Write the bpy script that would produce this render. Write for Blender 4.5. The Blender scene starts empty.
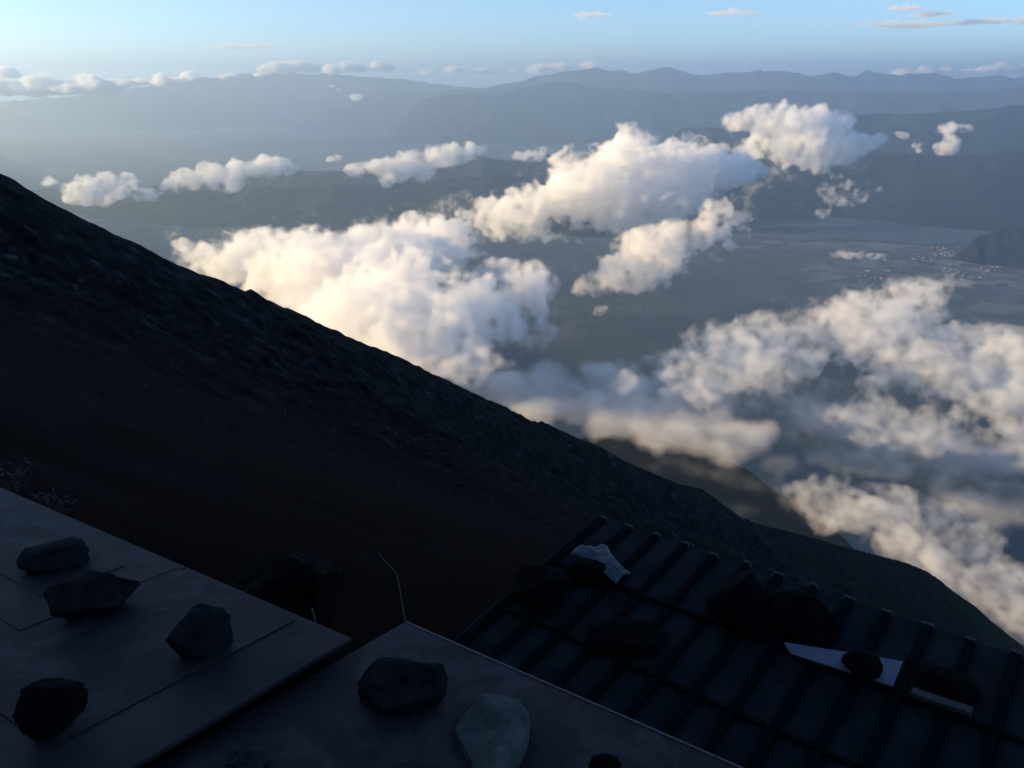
import bpy, bmesh, math, random
import numpy as np
from mathutils import Vector, Matrix

# ------------------------------------------------------------------ camera, sky, sun, exposure
S = bpy.context.scene
PITCH = math.radians(21.0)
F = 796.0
cam = bpy.data.cameras.new('camera'); cam_ob = bpy.data.objects.new('camera', cam)
S.collection.objects.link(cam_ob); S.camera = cam_ob
cam.sensor_width = 36; cam.lens = F / 1024 * 36; cam.clip_start = .05; cam.clip_end = 6e5
cam_ob.rotation_euler = (math.pi / 2 - PITCH, 0, 0)

EL, AZ = math.radians(10.5), math.radians(-90.0)        # evening sun, low on the left behind the mountain
w = bpy.data.worlds.new('World'); S.world = w; w.use_nodes = True
wn = w.node_tree; bg = wn.nodes['Background']
sky = wn.nodes.new('ShaderNodeTexSky'); sky.sky_type = 'NISHITA'; sky.sun_disc = False
sky.sun_elevation = EL; sky.sun_rotation = AZ; sky.altitude = 3000
sky.air_density = 1.0; sky.dust_density = .6; sky.ozone_density = 3.0
wn.links.new(sky.outputs[0], bg.inputs[0]); bg.inputs[1].default_value = .10
sun = bpy.data.lights.new('sun', 'SUN'); sun_ob = bpy.data.objects.new('sun', sun); S.collection.objects.link(sun_ob)
sun.energy = 5.0; sun.angle = math.radians(.5); sun.color = (1, .70, .33)
sun_ob.rotation_euler = Vector((math.sin(AZ) * math.cos(EL), math.cos(AZ) * math.cos(EL), math.sin(EL))).to_track_quat('Z', 'Y').to_euler()
S.view_settings.view_transform = 'Standard'; S.view_settings.look = 'None'
S.view_settings.gamma = 1; S.view_settings.use_curve_mapping = False
S.view_settings.exposure = 1.4
cy = S.cycles
cy.volume_bounces = 14; cy.max_bounces = 16; cy.diffuse_bounces = 3; cy.glossy_bounces = 3
cy.transparent_max_bounces = 64; cy.sample_clamp_indirect = 4
HAZE = 3.1e-5
R_EARTH = 7.4e6        # with refraction


def ray(px, py):
    """Direction through a pixel of the photograph, depth 1 along the camera's axis."""
    u = (px - 512) / F; v = (py - 384) / F
    return np.array([u, math.cos(PITCH) - v * math.sin(PITCH), -math.sin(PITCH) - v * math.cos(PITCH)])


# noise
def _hash(ix,iy,iz,seed):
    h=(ix.astype(np.uint32)*np.uint32(374761393)+iy.astype(np.uint32)*np.uint32(668265263)+iz.astype(np.uint32)*np.uint32(2147483647)+np.uint32(seed*974711+7))
    h=(h^(h>>np.uint32(13)))*np.uint32(1274126177); h=h^(h>>np.uint32(16)); h=h*np.uint32(2246822519); h=h^(h>>np.uint32(13))
    return (h&np.uint32(0xffffff)).astype(np.float32)/8388607.5-1
def vnoise(p,seed):
    i=np.floor(p); f=p-i; f=f*f*f*(f*(f*6-15)+10); i=i.astype(np.int64)
    o=0
    for dx in (0,1):
        for dy in (0,1):
            for dz in (0,1):
                wgt=(f[...,0] if dx else 1-f[...,0])*(f[...,1] if dy else 1-f[...,1])*(f[...,2] if dz else 1-f[...,2])
                o=o+wgt*_hash(i[...,0]+dx,i[...,1]+dy,i[...,2]+dz,seed)
    return o
def fbm(p,oct=4,seed=0,bill=False,gain=.5):
    a=1;s=0;t=0
    for k in range(oct):
        n=vnoise(p*(2.03**k)+k*17.3,seed+k)
        if bill: n=1-2*np.abs(n)*1.3
        s=s+a*n; t+=a; a*=gain
    return s/t
def surfnet(f,org,h,iso):
    ins=f>iso; nx,ny,nz=f.shape
    corners=[(i,j,k) for i in(0,1) for j in(0,1) for k in(0,1)]
    c8=[f[i:nx-1+i,j:ny-1+j,k:nz-1+k] for i,j,k in corners]
    b8=[a>iso for a in c8]; n=sum(b.astype(int) for b in b8); act=(n>0)&(n<8)
    acc=np.zeros(act.shape+(3,)); cnt=np.zeros(act.shape)
    for a in range(8):
        for b in range(a+1,8):
            ca,cb=corners[a],corners[b]
            if sum(abs(x-y) for x,y in zip(ca,cb))!=1: continue
            m=b8[a]!=b8[b]; den=c8[b]-c8[a]; t=np.where(m,(iso-c8[a])/np.where(den==0,1,den),0)
            for q in range(3): acc[...,q]+=np.where(m,ca[q]+t*(cb[q]-ca[q]),0)
            cnt+=m
    idx=-np.ones(act.shape,int); idx[act]=np.arange(act.sum())
    ijk=np.argwhere(act); v=org+h*(ijk+acc[act]/cnt[act][:,None])
    faces=[]
    for ax in range(3):
        sl0=[slice(None)]*3; sl1=[slice(None)]*3; sl0[ax]=slice(0,-1); sl1[ax]=slice(1,None)
        o1,o2=[q for q in range(3) if q!=ax]
        A=ins[tuple(sl0)]; B=ins[tuple(sl1)]
        e=np.argwhere(A!=B); e=e[(e[:,o1]>0)&(e[:,o2]>0)&(e[:,o1]<f.shape[o1]-1)&(e[:,o2]<f.shape[o2]-1)]
        def g(d1,d2):
            q=e.copy(); q[:,o1]-=d1; q[:,o2]-=d2; return idx[q[:,0],q[:,1],q[:,2]]
        quad=np.stack([g(1,1),g(0,1),g(0,0),g(1,0)],1)
        flip=A[e[:,0],e[:,1],e[:,2]]
        if ax==1: flip=~flip
        quad[~flip]=quad[~flip][:,::-1]; faces.append(quad)
    return v,np.concatenate(faces)
# ------------------------------------------------------------------ helpers
def tag(o, label=None, cat=None, group=None, kind=None):
    if label: o['label'] = label
    if cat: o['category'] = cat
    if group: o['group'] = group
    if kind: o['kind'] = kind
    return o


def empty(name, loc, label, cat, group=None):
    o = bpy.data.objects.new(name, None); S.collection.objects.link(o); o.location = loc
    o.empty_display_size = .2
    return tag(o, label, cat, group)


def mesh_ob(name, verts, faces, mat, parent=None, smooth=False, loc=(0, 0, 0)):
    me = bpy.data.meshes.new(name)
    me.from_pydata([tuple(map(float, v)) for v in verts], [], [tuple(map(int, f)) for f in faces])
    if smooth: me.polygons.foreach_set('use_smooth', [True] * len(me.polygons))
    me.materials.append(mat)
    o = bpy.data.objects.new(name, me); S.collection.objects.link(o)
    o.location = loc
    if parent: o.parent = parent
    return o


class Nodes:
    def __init__(self, name):
        self.m = bpy.data.materials.new(name); self.m.use_nodes = True
        self.t = self.m.node_tree; self.n = self.t.nodes; self.b = self.n.get('Principled BSDF')

    def add(self, kind, **kw):
        x = self.n.new(kind)
        for k, v in kw.items(): setattr(x, k, v)
        return x

    def link(self, a, b): self.t.links.new(a, b)

    def noise(self, scale, detail=4, rough=.55, vec=None, dist=0):
        x = self.add('ShaderNodeTexNoise'); x.inputs['Scale'].default_value = scale
        x.inputs['Detail'].default_value = detail; x.inputs['Roughness'].default_value = rough
        x.inputs['Distortion'].default_value = dist
        self.link(vec if vec is not None else self.obj(), x.inputs['Vector'])
        return x.outputs[0]

    def obj(self):
        if not hasattr(self, 'tc'): self.tc = self.add('ShaderNodeTexCoord')
        return self.tc.outputs['Object']

    def ramp(self, fac, stops):
        r = self.add('ShaderNodeValToRGB'); e = r.color_ramp.elements
        while len(e) < len(stops): e.new(.5)
        for i, (p, c) in enumerate(stops):
            e[i].position = p; e[i].color = (*c, 1) if len(c) == 3 else c
        self.link(fac, r.inputs[0]); return r.outputs[0]

    def mix(self, fac, a, b, mode='MIX'):
        x = self.add('ShaderNodeMix', data_type='RGBA', blend_type=mode)
        for s, v in ((x.inputs[0], fac), (x.inputs[6], a), (x.inputs[7], b)):
            if isinstance(v, (int, float)): s.default_value = v
            elif isinstance(v, tuple): s.default_value = (*v, 1)
            else: self.link(v, s)
        return x.outputs[2]

    def bump(self, h, strength, dist):
        x = self.add('ShaderNodeBump'); x.inputs['Strength'].default_value = strength; x.inputs['Distance'].default_value = dist
        self.link(h, x.inputs['Height'])
        if self.b.inputs['Normal'].links: self.link(self.b.inputs['Normal'].links[0].from_socket, x.inputs['Normal'])
        self.link(x.outputs[0], self.b.inputs['Normal'])

    def color(self, c):
        if isinstance(c, tuple): self.b.inputs['Base Color'].default_value = (*c, 1)
        else: self.link(c, self.b.inputs['Base Color'])

    def rough(self, r, metal=0, spec=None):
        self.b.inputs['Roughness'].default_value = r; self.b.inputs['Metallic'].default_value = metal
        if spec is not None: self.b.inputs['Specular IOR Level'].default_value = spec


def grid_faces(nu, nv):
    i = np.arange(nu - 1)[:, None] * nv + np.arange(nv - 1)[None, :]
    i = i.ravel()
    return np.stack([i, i + nv, i + nv + 1, i + 1], 1)


def np_mesh(name, v, f, mat, loc=(0, 0, 0)):
    me = bpy.data.meshes.new(name)
    me.vertices.add(len(v)); me.vertices.foreach_set('co', np.asarray(v, np.float32).ravel())
    me.loops.add(f.size); me.loops.foreach_set('vertex_index', f.ravel().astype(np.int32))
    me.polygons.add(len(f)); me.polygons.foreach_set('loop_start', np.arange(0, f.size, f.shape[1], dtype=np.int32))
    me.polygons.foreach_set('use_smooth', [True] * len(f))
    me.update(calc_edges=True); me.validate()
    me.materials.append(mat)
    o = bpy.data.objects.new(name, me); S.collection.objects.link(o); o.location = loc
    return o


def drop(x, y): return -(x * x + y * y) / (2 * R_EARTH)


# ------------------------------------------------------------------ setting: valley floor, lake, hills
VALLEY = -2300.0
DS, DT = np.array([.766, .6428]), np.array([-.6428, .766])      # down the mountainside, and across it
PB, PC = -.49796, -.41789                                         # the mountainside's gradient


def ground_z(x, y):
    s = x * DS[0] + y * DS[1]
    apron = 1150 * np.exp(-np.maximum(s, -200) / 2300.0)
    rr = np.sqrt(x * x + y * y)
    n = fbm(np.stack([x / 2600, y / 2600, 0 * x], -1).astype(np.float32), 5, 11)
    return VALLEY + apron + n * 45 * np.clip((rr - 500) / 3000, 0, 1) * np.clip((9.2e3 - rr) / 3e3, .12, 1) + drop(x, y)


def polar(azs, rs):
    A, R = np.meshgrid(azs, rs, indexing='ij')
    return np.sin(A) * R, np.cos(A) * R


az = np.concatenate([np.linspace(-180, -50, 40)[:-1], np.linspace(-50, 50, 320), np.linspace(50, 180, 40)[1:]])
rs = np.concatenate([[1], np.geomspace(300, 115000, 250)])
X, Y = polar(np.radians(az), rs)
Z = ground_z(X, Y)
N = Nodes('valley_floor')
forest = N.ramp(N.noise(1 / 900, 6, .62), [(.35, (.050, .066, .072)), (.55, (.075, .090, .092)), (.68, (.11, .12, .115))])
patch = N.add('ShaderNodeTexVoronoi'); patch.inputs['Scale'].default_value = 1 / 230; N.link(N.obj(), patch.inputs['Vector'])
bw = N.add('ShaderNodeRGBToBW'); N.link(patch.outputs['Color'], bw.inputs[0])
fields = N.ramp(bw.outputs[0], [(.3, (.066, .082, .082)), (.5, (.10, .11, .108)), (.75, (.16, .165, .155))])
area = N.ramp(N.noise(1 / 3800, 3, .5), [(.5, (0, 0, 0)), (.6, (1, 1, 1))])
col = N.mix(area, forest, fields)  # ground colours lifted towards grey-blue, carrying the brightness of low valley haze
N.color(col); N.rough(.95, 0, .1)
g = np_mesh('valley_floor', np.stack([X, Y, Z], -1).reshape(-1, 3), grid_faces(len(az), len(rs))[:, ::-1], N.m)
tag(g, kind='structure')


def on_level(px, py, z=VALLEY):
    """World point where the pixel's ray meets the (slightly curved) level z."""
    r = ray(px, py); k = z / r[2]
    for _ in range(5):
        p = r * k; k = (z + drop(p[0], p[1])) / r[2]
    return r * k


# lake and its wooded headland
N = Nodes('lake_water'); N.color((.045, .060, .068)); N.rough(.65)
N.bump(N.noise(1 / 40, 3), .1, 1)
sh = [(790, 240), (800, 236), (815, 231), (835, 226), (870, 221), (920, 219), (980, 218), (1060, 219), (1120, 226), (1100, 240), (1040, 243), (990, 246), (960, 243),
      (930, 245), (890, 242), (860, 240), (820, 239), (800, 242)]
pts = []
for i in range(len(sh)):
    a, b = sh[i], sh[(i + 1) % len(sh)]
    for k in range(5):
        t = k / 5; pts.append(on_level(a[0] + (b[0] - a[0]) * t + math.sin(i * 5 + k * 1.7) * 2.5, a[1] + (b[1] - a[1]) * t + math.sin(i * 3 + k * 2.9) * .5, VALLEY + 22))
lk = mesh_ob('lake', pts, [tuple(range(len(pts)))[::-1]], N.m); tag(lk, kind='structure')

NH = Nodes('wooded_hills')
NH.color(NH.ramp(NH.noise(1 / 700, 7, .65), [(.35, (.005, .009, .012)), (.6, (.009, .014, .016)), (.72, (.018, .023, .024))])); NH.rough(.95, 0, .1)
NH.bump(NH.noise(1 / 160, 6, .6), .5, 50)


def mountain_range(name, D, prof, half, seed, rough=.16, step=None, floor=None):
    """A range of hills whose crest follows (px, py) at distance D, with spurs, real width and back slopes."""
    px = np.array([p[0] for p in prof], float); py = np.array([p[1] for p in prof], float)
    nx = int((px[-1] - px[0]) / (step or 2.2)); xs = np.linspace(px[0], px[-1], nx)
    ny = 90; v = np.linspace(-1, 1, ny)
    P, V = np.meshgrid(xs, v, indexing='ij')
    crest_y = np.interp(xs, px, py) + fbm(np.stack([xs / 9, xs * 0 + seed, xs * 0], -1).astype(np.float32), 4, seed + 7) * 1.5
    rr = np.array([ray(a, b) for a, b in zip(xs, crest_y)])
    hor = np.sqrt(rr[:, 0] ** 2 + rr[:, 1] ** 2)
    base = floor if floor is not None else VALLEY
    wob = fbm(np.stack([xs * D / F / 3000, xs * 0 + seed, xs * 0], -1).astype(np.float32), 3, seed) * .35
    Dk = D * (1 + 0 * xs)
    hx = rr[:, 0] / hor; hy = rr[:, 1] / hor
    R = Dk[:, None] + (V + wob[:, None]) * half
    x = hx[:, None] * R; y = hy[:, None] * R
    crest = (rr[:, 2] / hor)[:, None] * (Dk[:, None] + wob[:, None] * half)
    q = np.stack([x, y, 0 * x], -1).astype(np.float32)
    spur = 1 - np.abs(fbm(q / (half * .55), 5, seed + 3)) * 1.9
    prof_ = np.clip(1 - np.abs(V) ** 1.15, 0, 1)
    k = np.clip(prof_ * (.62 + .38 * spur) + .10 * (np.exp(-(V / .12) ** 2)), 0, 1.0)
    k = np.where(np.abs(V) < .02, np.maximum(k, 1 - rough * .4 * (1 - spur)), k)
    edge = np.clip(np.minimum(xs - xs[0], xs[-1] - xs) / 40, 0, 1)[:, None]
    bz = base + drop(x, y) - 120
    z = bz + (crest - bz) * k * edge
    o = np_mesh(name, np.stack([x, y, z], -1).reshape(-1, 3), grid_faces(nx, ny), NH.m)
    return tag(o, kind='structure')


mountain_range('hills', 17300, [(-260, 178), (-100, 184), (20, 188), (120, 190), (220, 178), (290, 168), (330, 171), (380, 176), (440, 163), (480, 157), (515, 159), (545, 154), (575, 158), (598, 150), (622, 143), (640, 144), (668, 150), (700, 142),
    (722, 141), (745, 146), (800, 152), (860, 155), (900, 152), (950, 156), (1010, 150), (1100, 154), (1250, 160)], 2700, 3)
mountain_range('hills', 14200, [(-260, 196), (-100, 192), (20, 196), (120, 198), (220, 188), (290, 184), (350, 186), (430, 180), (500, 174), (560, 176), (620, 182), (680, 190), (740, 206)], 2500, 13)
mountain_range('hills', 12300, [(940, 240), (962, 238), (985, 233), (1005, 230), (1030, 228), (1090, 229), (1180, 238)], 260, 8)
mountain_range('hills', 24000, [(640, 132), (700, 128), (770, 120), (840, 117), (900, 112), (960, 107), (1010, 105), (1080, 108), (1200, 112), (1300, 120)], 3800, 21)
mountain_range('mountains', 36000, [(380, 104), (440, 96), (500, 92), (540, 84), (560, 80), (600, 88), (700, 92), (800, 90), (900, 92), (1000, 88), (1100, 92), (1250, 98)], 4000, 31)
mountain_range('mountains', 46000, [(280, 104), (340, 97), (400, 91), (460, 89), (500, 85), (520, 82), (535, 77), (552, 75), (566, 71), (585, 70), (596, 68), (610, 71), (622, 70), (636, 74), (652, 70), (672, 67), (690, 71), (702, 74), (720, 72), (745, 72),
    (765, 69), (782, 67), (800, 71), (815, 74), (835, 70), (850, 72), (862, 71), (880, 70), (905, 74), (930, 73), (955, 77), (985, 76), (1010, 75), (1060, 73), (1150, 76), (1280, 82)], 5000, 41)
mountain_range('mountains', 52000, [(-60, 104), (60, 97), (120, 90), (180, 82), (240, 72), (285, 69), (320, 72), (380, 77), (440, 84), (520, 90), (640, 96)], 5500, 51)

# ------------------------------------------------------------------ the mountainside in shade
crest_px = [(0, 172), (44, 198), (88, 221), (133, 243), (177, 264), (223, 281), (245, 291), (251, 290), (265, 299), (310, 319), (354, 339), (400, 358), (443, 378), (475, 394), (506, 407), (530, 420), (545, 423), (570, 434), (600, 447), (633, 465), (680, 484),
            (700, 488), (708, 493), (722, 504), (740, 517), (770, 527), (800, 534), (831, 543), (873, 554), (905, 562), (927, 571), (940, 580), (953, 591), (975, 606), (991, 621), (1023, 646)]
TC = 300.0
cs, ch = [], []
for p in crest_px:
    r = ray(*p); t = r[0] * DT[0] + r[1] * DT[1]; k = TC / t
    cs.append(k * (r[0] * DS[0] + r[1] * DS[1])); ch.append(k * (r[2] - PB * r[0] - PC * r[1]))
cs = np.array(cs); ch = np.array(ch)


def slope_z(x, y):
    s = x * DS[0] + y * DS[1]; t = x * DT[0] + y * DT[1]
    hc = np.interp(s, cs, ch); hc = np.where(s > cs[-1], ch[-1] - (s - cs[-1]) * .25, hc)
    u = np.clip(t / TC, 0, 1)
    dip = 34 * np.clip(.35 + s / 500, .6, 3.0)
    h = -5.8 + (hc + 5.8) * u ** 1.6 - dip * np.sin(math.pi * np.clip((t - 14) / (TC - 14), 0, 1)) ** 1.2
    h = np.where(t > TC, hc - (t - TC) * .9, h)
    h = np.where(t < 0, -5.8 + t * .12, h)
    r = np.sqrt(x * x + y * y)
    q = np.stack([x, y, 0 * x], -1).astype(np.float32)
    near = np.clip((r - 18) / 40, 0, 1)
    rib = np.clip((t / TC - .45) / .35, 0, 1) * np.clip((TC * 1.6 - t) / 100, 0, 1)
    crestm = np.where(t < TC, np.exp(-((t - TC) / 34) ** 2), 1)
    big = fbm(q / 130, 4, 5) * 7 * near * (1 - crestm) * (1 + s.clip(0, 1500) / 900)
    ang = 1 - np.abs(fbm(np.stack([(s * .30) / 16, t / 16, 0 * s], -1).astype(np.float32), 5, 9)) * 2.2     # ribs of rock running down the fall line
    rocks = ang * 3.2 * rib * (1 - .95 * crestm) * near
    fine = fbm(q / 5, 5, 12) * (.35 + 1.0 * rib * (1 - .7 * crestm)) * np.clip(r / 30, .15, 1) * np.clip(r / 120, .6, 1.6)
    blocky = np.maximum(fbm(q / 9 + 4.4, 3, 17), .12) * 4.5 * rib * near * (1 - .93 * crestm)
    z = PB * x + PC * y + h + big + rocks + fine + blocky
    return z, rib, s, t


az = np.concatenate([np.linspace(-180, -46, 110)[:-1], np.linspace(-46, 46, 1000), np.linspace(46, 180, 110)[1:]])
rs = np.concatenate([[.6], np.geomspace(1.5, 120, 170), np.geomspace(122, 2600, 360)])
X, Y = polar(np.radians(az), rs)
Z, RIB, SS, TT = slope_z(X, Y)
Z = np.maximum(Z, np.minimum(VALLEY + 5, Z) + 0)
Z = np.minimum(Z, 480)
N = Nodes('volcanic_slope')
at = N.add('ShaderNodeAttribute', attribute_name='cover'); sp = N.add('ShaderNodeSeparateColor'); N.link(at.outputs['Color'], sp.inputs[0])
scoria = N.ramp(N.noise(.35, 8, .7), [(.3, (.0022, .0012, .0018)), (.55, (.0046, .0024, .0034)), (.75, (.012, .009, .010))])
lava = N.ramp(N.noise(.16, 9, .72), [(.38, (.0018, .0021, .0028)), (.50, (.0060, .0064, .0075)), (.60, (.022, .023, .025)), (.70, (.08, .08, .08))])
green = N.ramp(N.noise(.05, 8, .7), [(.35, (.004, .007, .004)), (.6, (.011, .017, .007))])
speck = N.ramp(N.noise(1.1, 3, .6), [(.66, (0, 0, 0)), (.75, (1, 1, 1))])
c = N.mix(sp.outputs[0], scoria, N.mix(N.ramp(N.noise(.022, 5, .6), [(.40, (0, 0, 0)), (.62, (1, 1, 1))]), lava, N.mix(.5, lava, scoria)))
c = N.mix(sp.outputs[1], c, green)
N.color(c); N.rough(1, 0, .02)
N.bump(N.noise(.5, 8, .7), .6, .4)
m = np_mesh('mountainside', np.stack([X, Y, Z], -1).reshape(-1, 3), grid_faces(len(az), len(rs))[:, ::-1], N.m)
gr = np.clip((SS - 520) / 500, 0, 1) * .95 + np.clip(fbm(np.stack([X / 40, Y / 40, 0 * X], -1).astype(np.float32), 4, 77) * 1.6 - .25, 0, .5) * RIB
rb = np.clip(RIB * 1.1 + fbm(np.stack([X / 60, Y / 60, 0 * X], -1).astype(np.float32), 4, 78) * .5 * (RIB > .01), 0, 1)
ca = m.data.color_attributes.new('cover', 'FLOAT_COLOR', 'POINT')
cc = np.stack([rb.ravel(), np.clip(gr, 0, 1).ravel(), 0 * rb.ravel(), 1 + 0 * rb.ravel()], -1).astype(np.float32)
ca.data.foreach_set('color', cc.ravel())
tag(m, kind='structure')


def slope_at(x, y):
    return float(slope_z(np.array([float(x)]), np.array([float(y)]))[0][0])


SHN = Nodes('shoulder_scrub'); SHN.color(SHN.ramp(SHN.noise(1 / 60, 7, .7), [(.35, (.0025, .0034, .0042)), (.65, (.005, .0062, .007))])); SHN.rough(1, 0, 0); SH = SHN.m
# a wooded shoulder of the mountain further down, its top in the fog
r0 = ray(610, 449) * 2900
az2 = np.linspace(0, 2 * math.pi, 220); q2 = np.linspace(0, 1, 120)
A, Q = np.meshgrid(az2, q2, indexing='ij')
hx = r0[0] + 60 + np.cos(A) * Q * 1350; hy = r0[1] + np.sin(A) * Q * 1100
hz = r0[2] + 10 - 900 * Q ** 1.7 + fbm(np.stack([hx / 220, hy / 220, 0 * hx], -1).astype(np.float32), 5, 33) * 40 * np.clip(Q * 3, .25, 1) - np.abs(fbm(np.stack([hx / 90, hy / 90, 0 * hx], -1).astype(np.float32), 5, 35)) * 30
h = np_mesh('hills', np.stack([hx, hy, hz], -1).reshape(-1, 3), grid_faces(220, 120)[:, ::-1], SH); tag(h, kind='structure')

# ------------------------------------------------------------------ haze: one closed box of even air
xs0, ys0, zb, zt = 1.2e5, 1.2e5, VALLEY - 2200.0, 1700.0
bm = bmesh.new(); bmesh.ops.create_cube(bm, size=1)
for v in bm.verts: v.co = Vector((v.co.x * 2 * xs0, v.co.y * 2 * ys0, zb + (v.co.z + .5) * (zt - zb)))
me = bpy.data.meshes.new('haze'); bm.to_mesh(me); bm.free()
hzo = bpy.data.objects.new('haze', me); S.collection.objects.link(hzo)
hm = bpy.data.materials.new('haze_air'); hm.use_nodes = True; hm.node_tree.nodes.clear()
o_ = hm.node_tree.nodes.new('ShaderNodeOutputMaterial'); v_ = hm.node_tree.nodes.new('ShaderNodeVolumePrincipled')
v_.inputs['Density'].default_value = HAZE; v_.inputs['Color'].default_value = (.55, .76, 1, 1); v_.inputs['Anisotropy'].default_value = .52
hm.node_tree.links.new(v_.outputs[0], o_.inputs['Volume']); me.materials.append(hm)
tag(hzo, 'pale blue haze filling the air over the valley', kind='stuff')

# ------------------------------------------------------------------ clouds (volumes; each its own thing)
def cloud(label,puffs,h,dens,seed=0,base=None,amp=.5,nscale=300,tint=(1,1,1),g=.1,extra=.35,rate=.35,edge=.27,soft=.26,group=None):
    name='cloud'
    puffs=np.array(puffs,float); h*=.78; dens*=1.5
    lo=(puffs[:,:3]-puffs[:,3:6]*1.35).min(0); hi=(puffs[:,:3]+puffs[:,3:6]*1.35).max(0)
    n=np.ceil((hi-lo)/h).astype(int)+3; ax=[lo[q]+h*(np.arange(n[q])-1) for q in range(3)]
    X=np.stack(np.meshgrid(*ax,indexing='ij'),-1).astype(np.float32)
    f=np.full(n,-9.,np.float32)
    for p in puffs:
        s=[slice(*np.searchsorted(ax[q],[p[q]-p[3+q]*1.8,p[q]+p[3+q]*1.8])) for q in range(3)]
        s=tuple(s); r=1-np.sqrt((((X[s]-p[:3])/p[3:6])**2).sum(-1))
        a=f[s]; k=.25; hh=np.clip(.5+.5*(r-a)/k,0,1); f[s]=a*(1-hh)+r*hh+k*hh*(1-hh)
    m=f>-.9
    nz=fbm(X[m]/nscale+.35*fbm(X[m]/nscale*1.3,2,seed+50)[:,None],7,seed,True,.56)
    f[m]+=amp*nz
    if base is not None: f=np.minimum(f,(X[...,2]-base)/ (4*h)+.0)
    D=np.clip(f/soft,0,1)**1.35
    pts=np.argwhere(D>.01); pv=D[tuple(pts.T)]; pc=np.array([a[0] for a in ax])+pts*h
    # hull: dilate, coarse
    g2=np.maximum(f,-1)
    k=3; nn=[(s+k-1)//k+2 for s in f.shape]; pad=np.full([q*k for q in nn],-1.,np.float32); pad[k:k+f.shape[0],k:k+f.shape[1],k:k+f.shape[2]]=g2
    co_=pad.reshape(nn[0],k,nn[1],k,nn[2],k).max((1,3,5))
    # dilate by 1
    q=np.pad(co_,1,constant_values=-1); dl=co_.copy()
    for i in range(3):
        for j in range(3):
            for l in range(3): dl=np.maximum(dl,q[i:i+nn[0],j:j+nn[1],l:l+nn[2]]-(.0))
    org=np.array([a[0] for a in ax])-h*k+h*(k-1)/2
    dl=np.pad(dl,1,constant_values=-1); org=org-h*k
    v,fa=surfnet(dl,org,h*k,0.0)
    c0=(lo+hi)/2
    me=bpy.data.meshes.new(name); nv=len(v)
    allv=np.concatenate([v,pc])-c0
    me.from_pydata(allv.tolist(),[],fa.tolist())
    ob=bpy.data.objects.new(name,me); ob.location=c0; S.collection.objects.link(ob)
    vg=ob.vertex_groups.new(name='density'); q=np.ceil(pv*16).astype(int)
    vg.add(list(range(nv)),0.0,'REPLACE')
    for l in range(1,17):
        ii=(np.nonzero(q==l)[0]+nv).tolist()
        if ii: vg.add(ii,l/16,'REPLACE')
    # the surface lets all light through; the cloud is the volume inside
    mt=bpy.data.materials.new(name); mt.use_nodes=True; N=mt.node_tree; N.nodes.clear(); L=N.links.new
    out=N.nodes.new('ShaderNodeOutputMaterial'); tr=N.nodes.new('ShaderNodeBsdfTransparent'); rgb=N.nodes.new('ShaderNodeRGB'); rgb.outputs[0].default_value=(1,1,1,1)
    L(rgb.outputs[0],tr.inputs[0]); L(tr.outputs[0],out.inputs['Surface'])
    pv_=N.nodes.new('ShaderNodeVolumePrincipled'); L(pv_.outputs[0],out.inputs['Volume']); pv_.inputs['Anisotropy'].default_value=g; pv_.inputs['Color'].default_value=(*tint,1)
    pd=N.nodes.new('ShaderNodeTexPointDensity'); pd.object=ob; pd.point_source='OBJECT'; pd.space='OBJECT'; pd.radius=h*1.15; pd.resolution=int(min(256,max(n))); pd.interpolation='Linear'
    pd.vertex_color_source='VERTEX_WEIGHT'; pd.vertex_attribute_name='density'
    tc=N.nodes.new('ShaderNodeTexCoord')
    pass
    sep=N.nodes.new('ShaderNodeSeparateColor'); L(pd.outputs['Color'],sep.inputs[0])
    mu=N.nodes.new('ShaderNodeMath'); mu.operation='MULTIPLY'; L(sep.outputs[0],mu.inputs[0]); L(pd.outputs['Density'],mu.inputs[1])
    no=N.nodes.new('ShaderNodeTexNoise'); no.inputs['Scale'].default_value=1/(h*5); no.inputs['Detail'].default_value=3; L(tc.outputs['Object'],no.inputs['Vector'])
    m1=N.nodes.new('ShaderNodeMapRange'); L(mu.outputs[0],m1.inputs[0]); m1.inputs[2].default_value=1.
    KN=3.0
    m1.inputs[2].default_value=KN
    su=N.nodes.new('ShaderNodeMath'); su.operation='MULTIPLY_ADD'; L(no.outputs[0],su.inputs[0]); su.inputs[1].default_value=-extra*2
    L(m1.outputs[0],su.inputs[2])
    m2=N.nodes.new('ShaderNodeMapRange'); L(su.outputs[0],m2.inputs[0]); m2.inputs[1].default_value=-extra*.6; m2.inputs[2].default_value=edge; m2.inputs[3].default_value=0; m2.inputs[4].default_value=dens
    L(m2.outputs[0],pv_.inputs['Density'])
    mt.cycles.volume_step_rate=rate
    me.materials.append(mt)
    tag(ob,label,'cloud',group)
    return ob

def puffs(spec, dist=None, alt=None, flat=.62, deep=1.0, kids=3, seed=1, kid=.5, grow=1.3):
    """(px, py, r in pixels[, distance factor]) -> ellipsoids, with smaller ones budding from them."""
    rnd = random.Random(seed); out = []
    for q in spec:
        px, py, r = q[:3]; f = q[3] if len(q) > 3 else 1
        d = ray(px, py); k = dist if dist else alt / d[2]
        k *= f; s = k / F
        p = d * k; R = r * s * grow
        out.append((p[0], p[1], p[2], R, R * deep, R * flat))
        for _ in range(kids):
            a = rnd.uniform(0, 2 * math.pi); e = rnd.uniform(-.15, 1.2); rr = R * kid * rnd.uniform(.6, 1.15)
            out.append((p[0] + math.cos(a) * math.cos(e) * R * .85, p[1] + math.sin(a) * math.cos(e) * R * deep * .85, p[2] + math.sin(e) * R * flat * .85, rr, rr, rr * .75))
    return out


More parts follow.
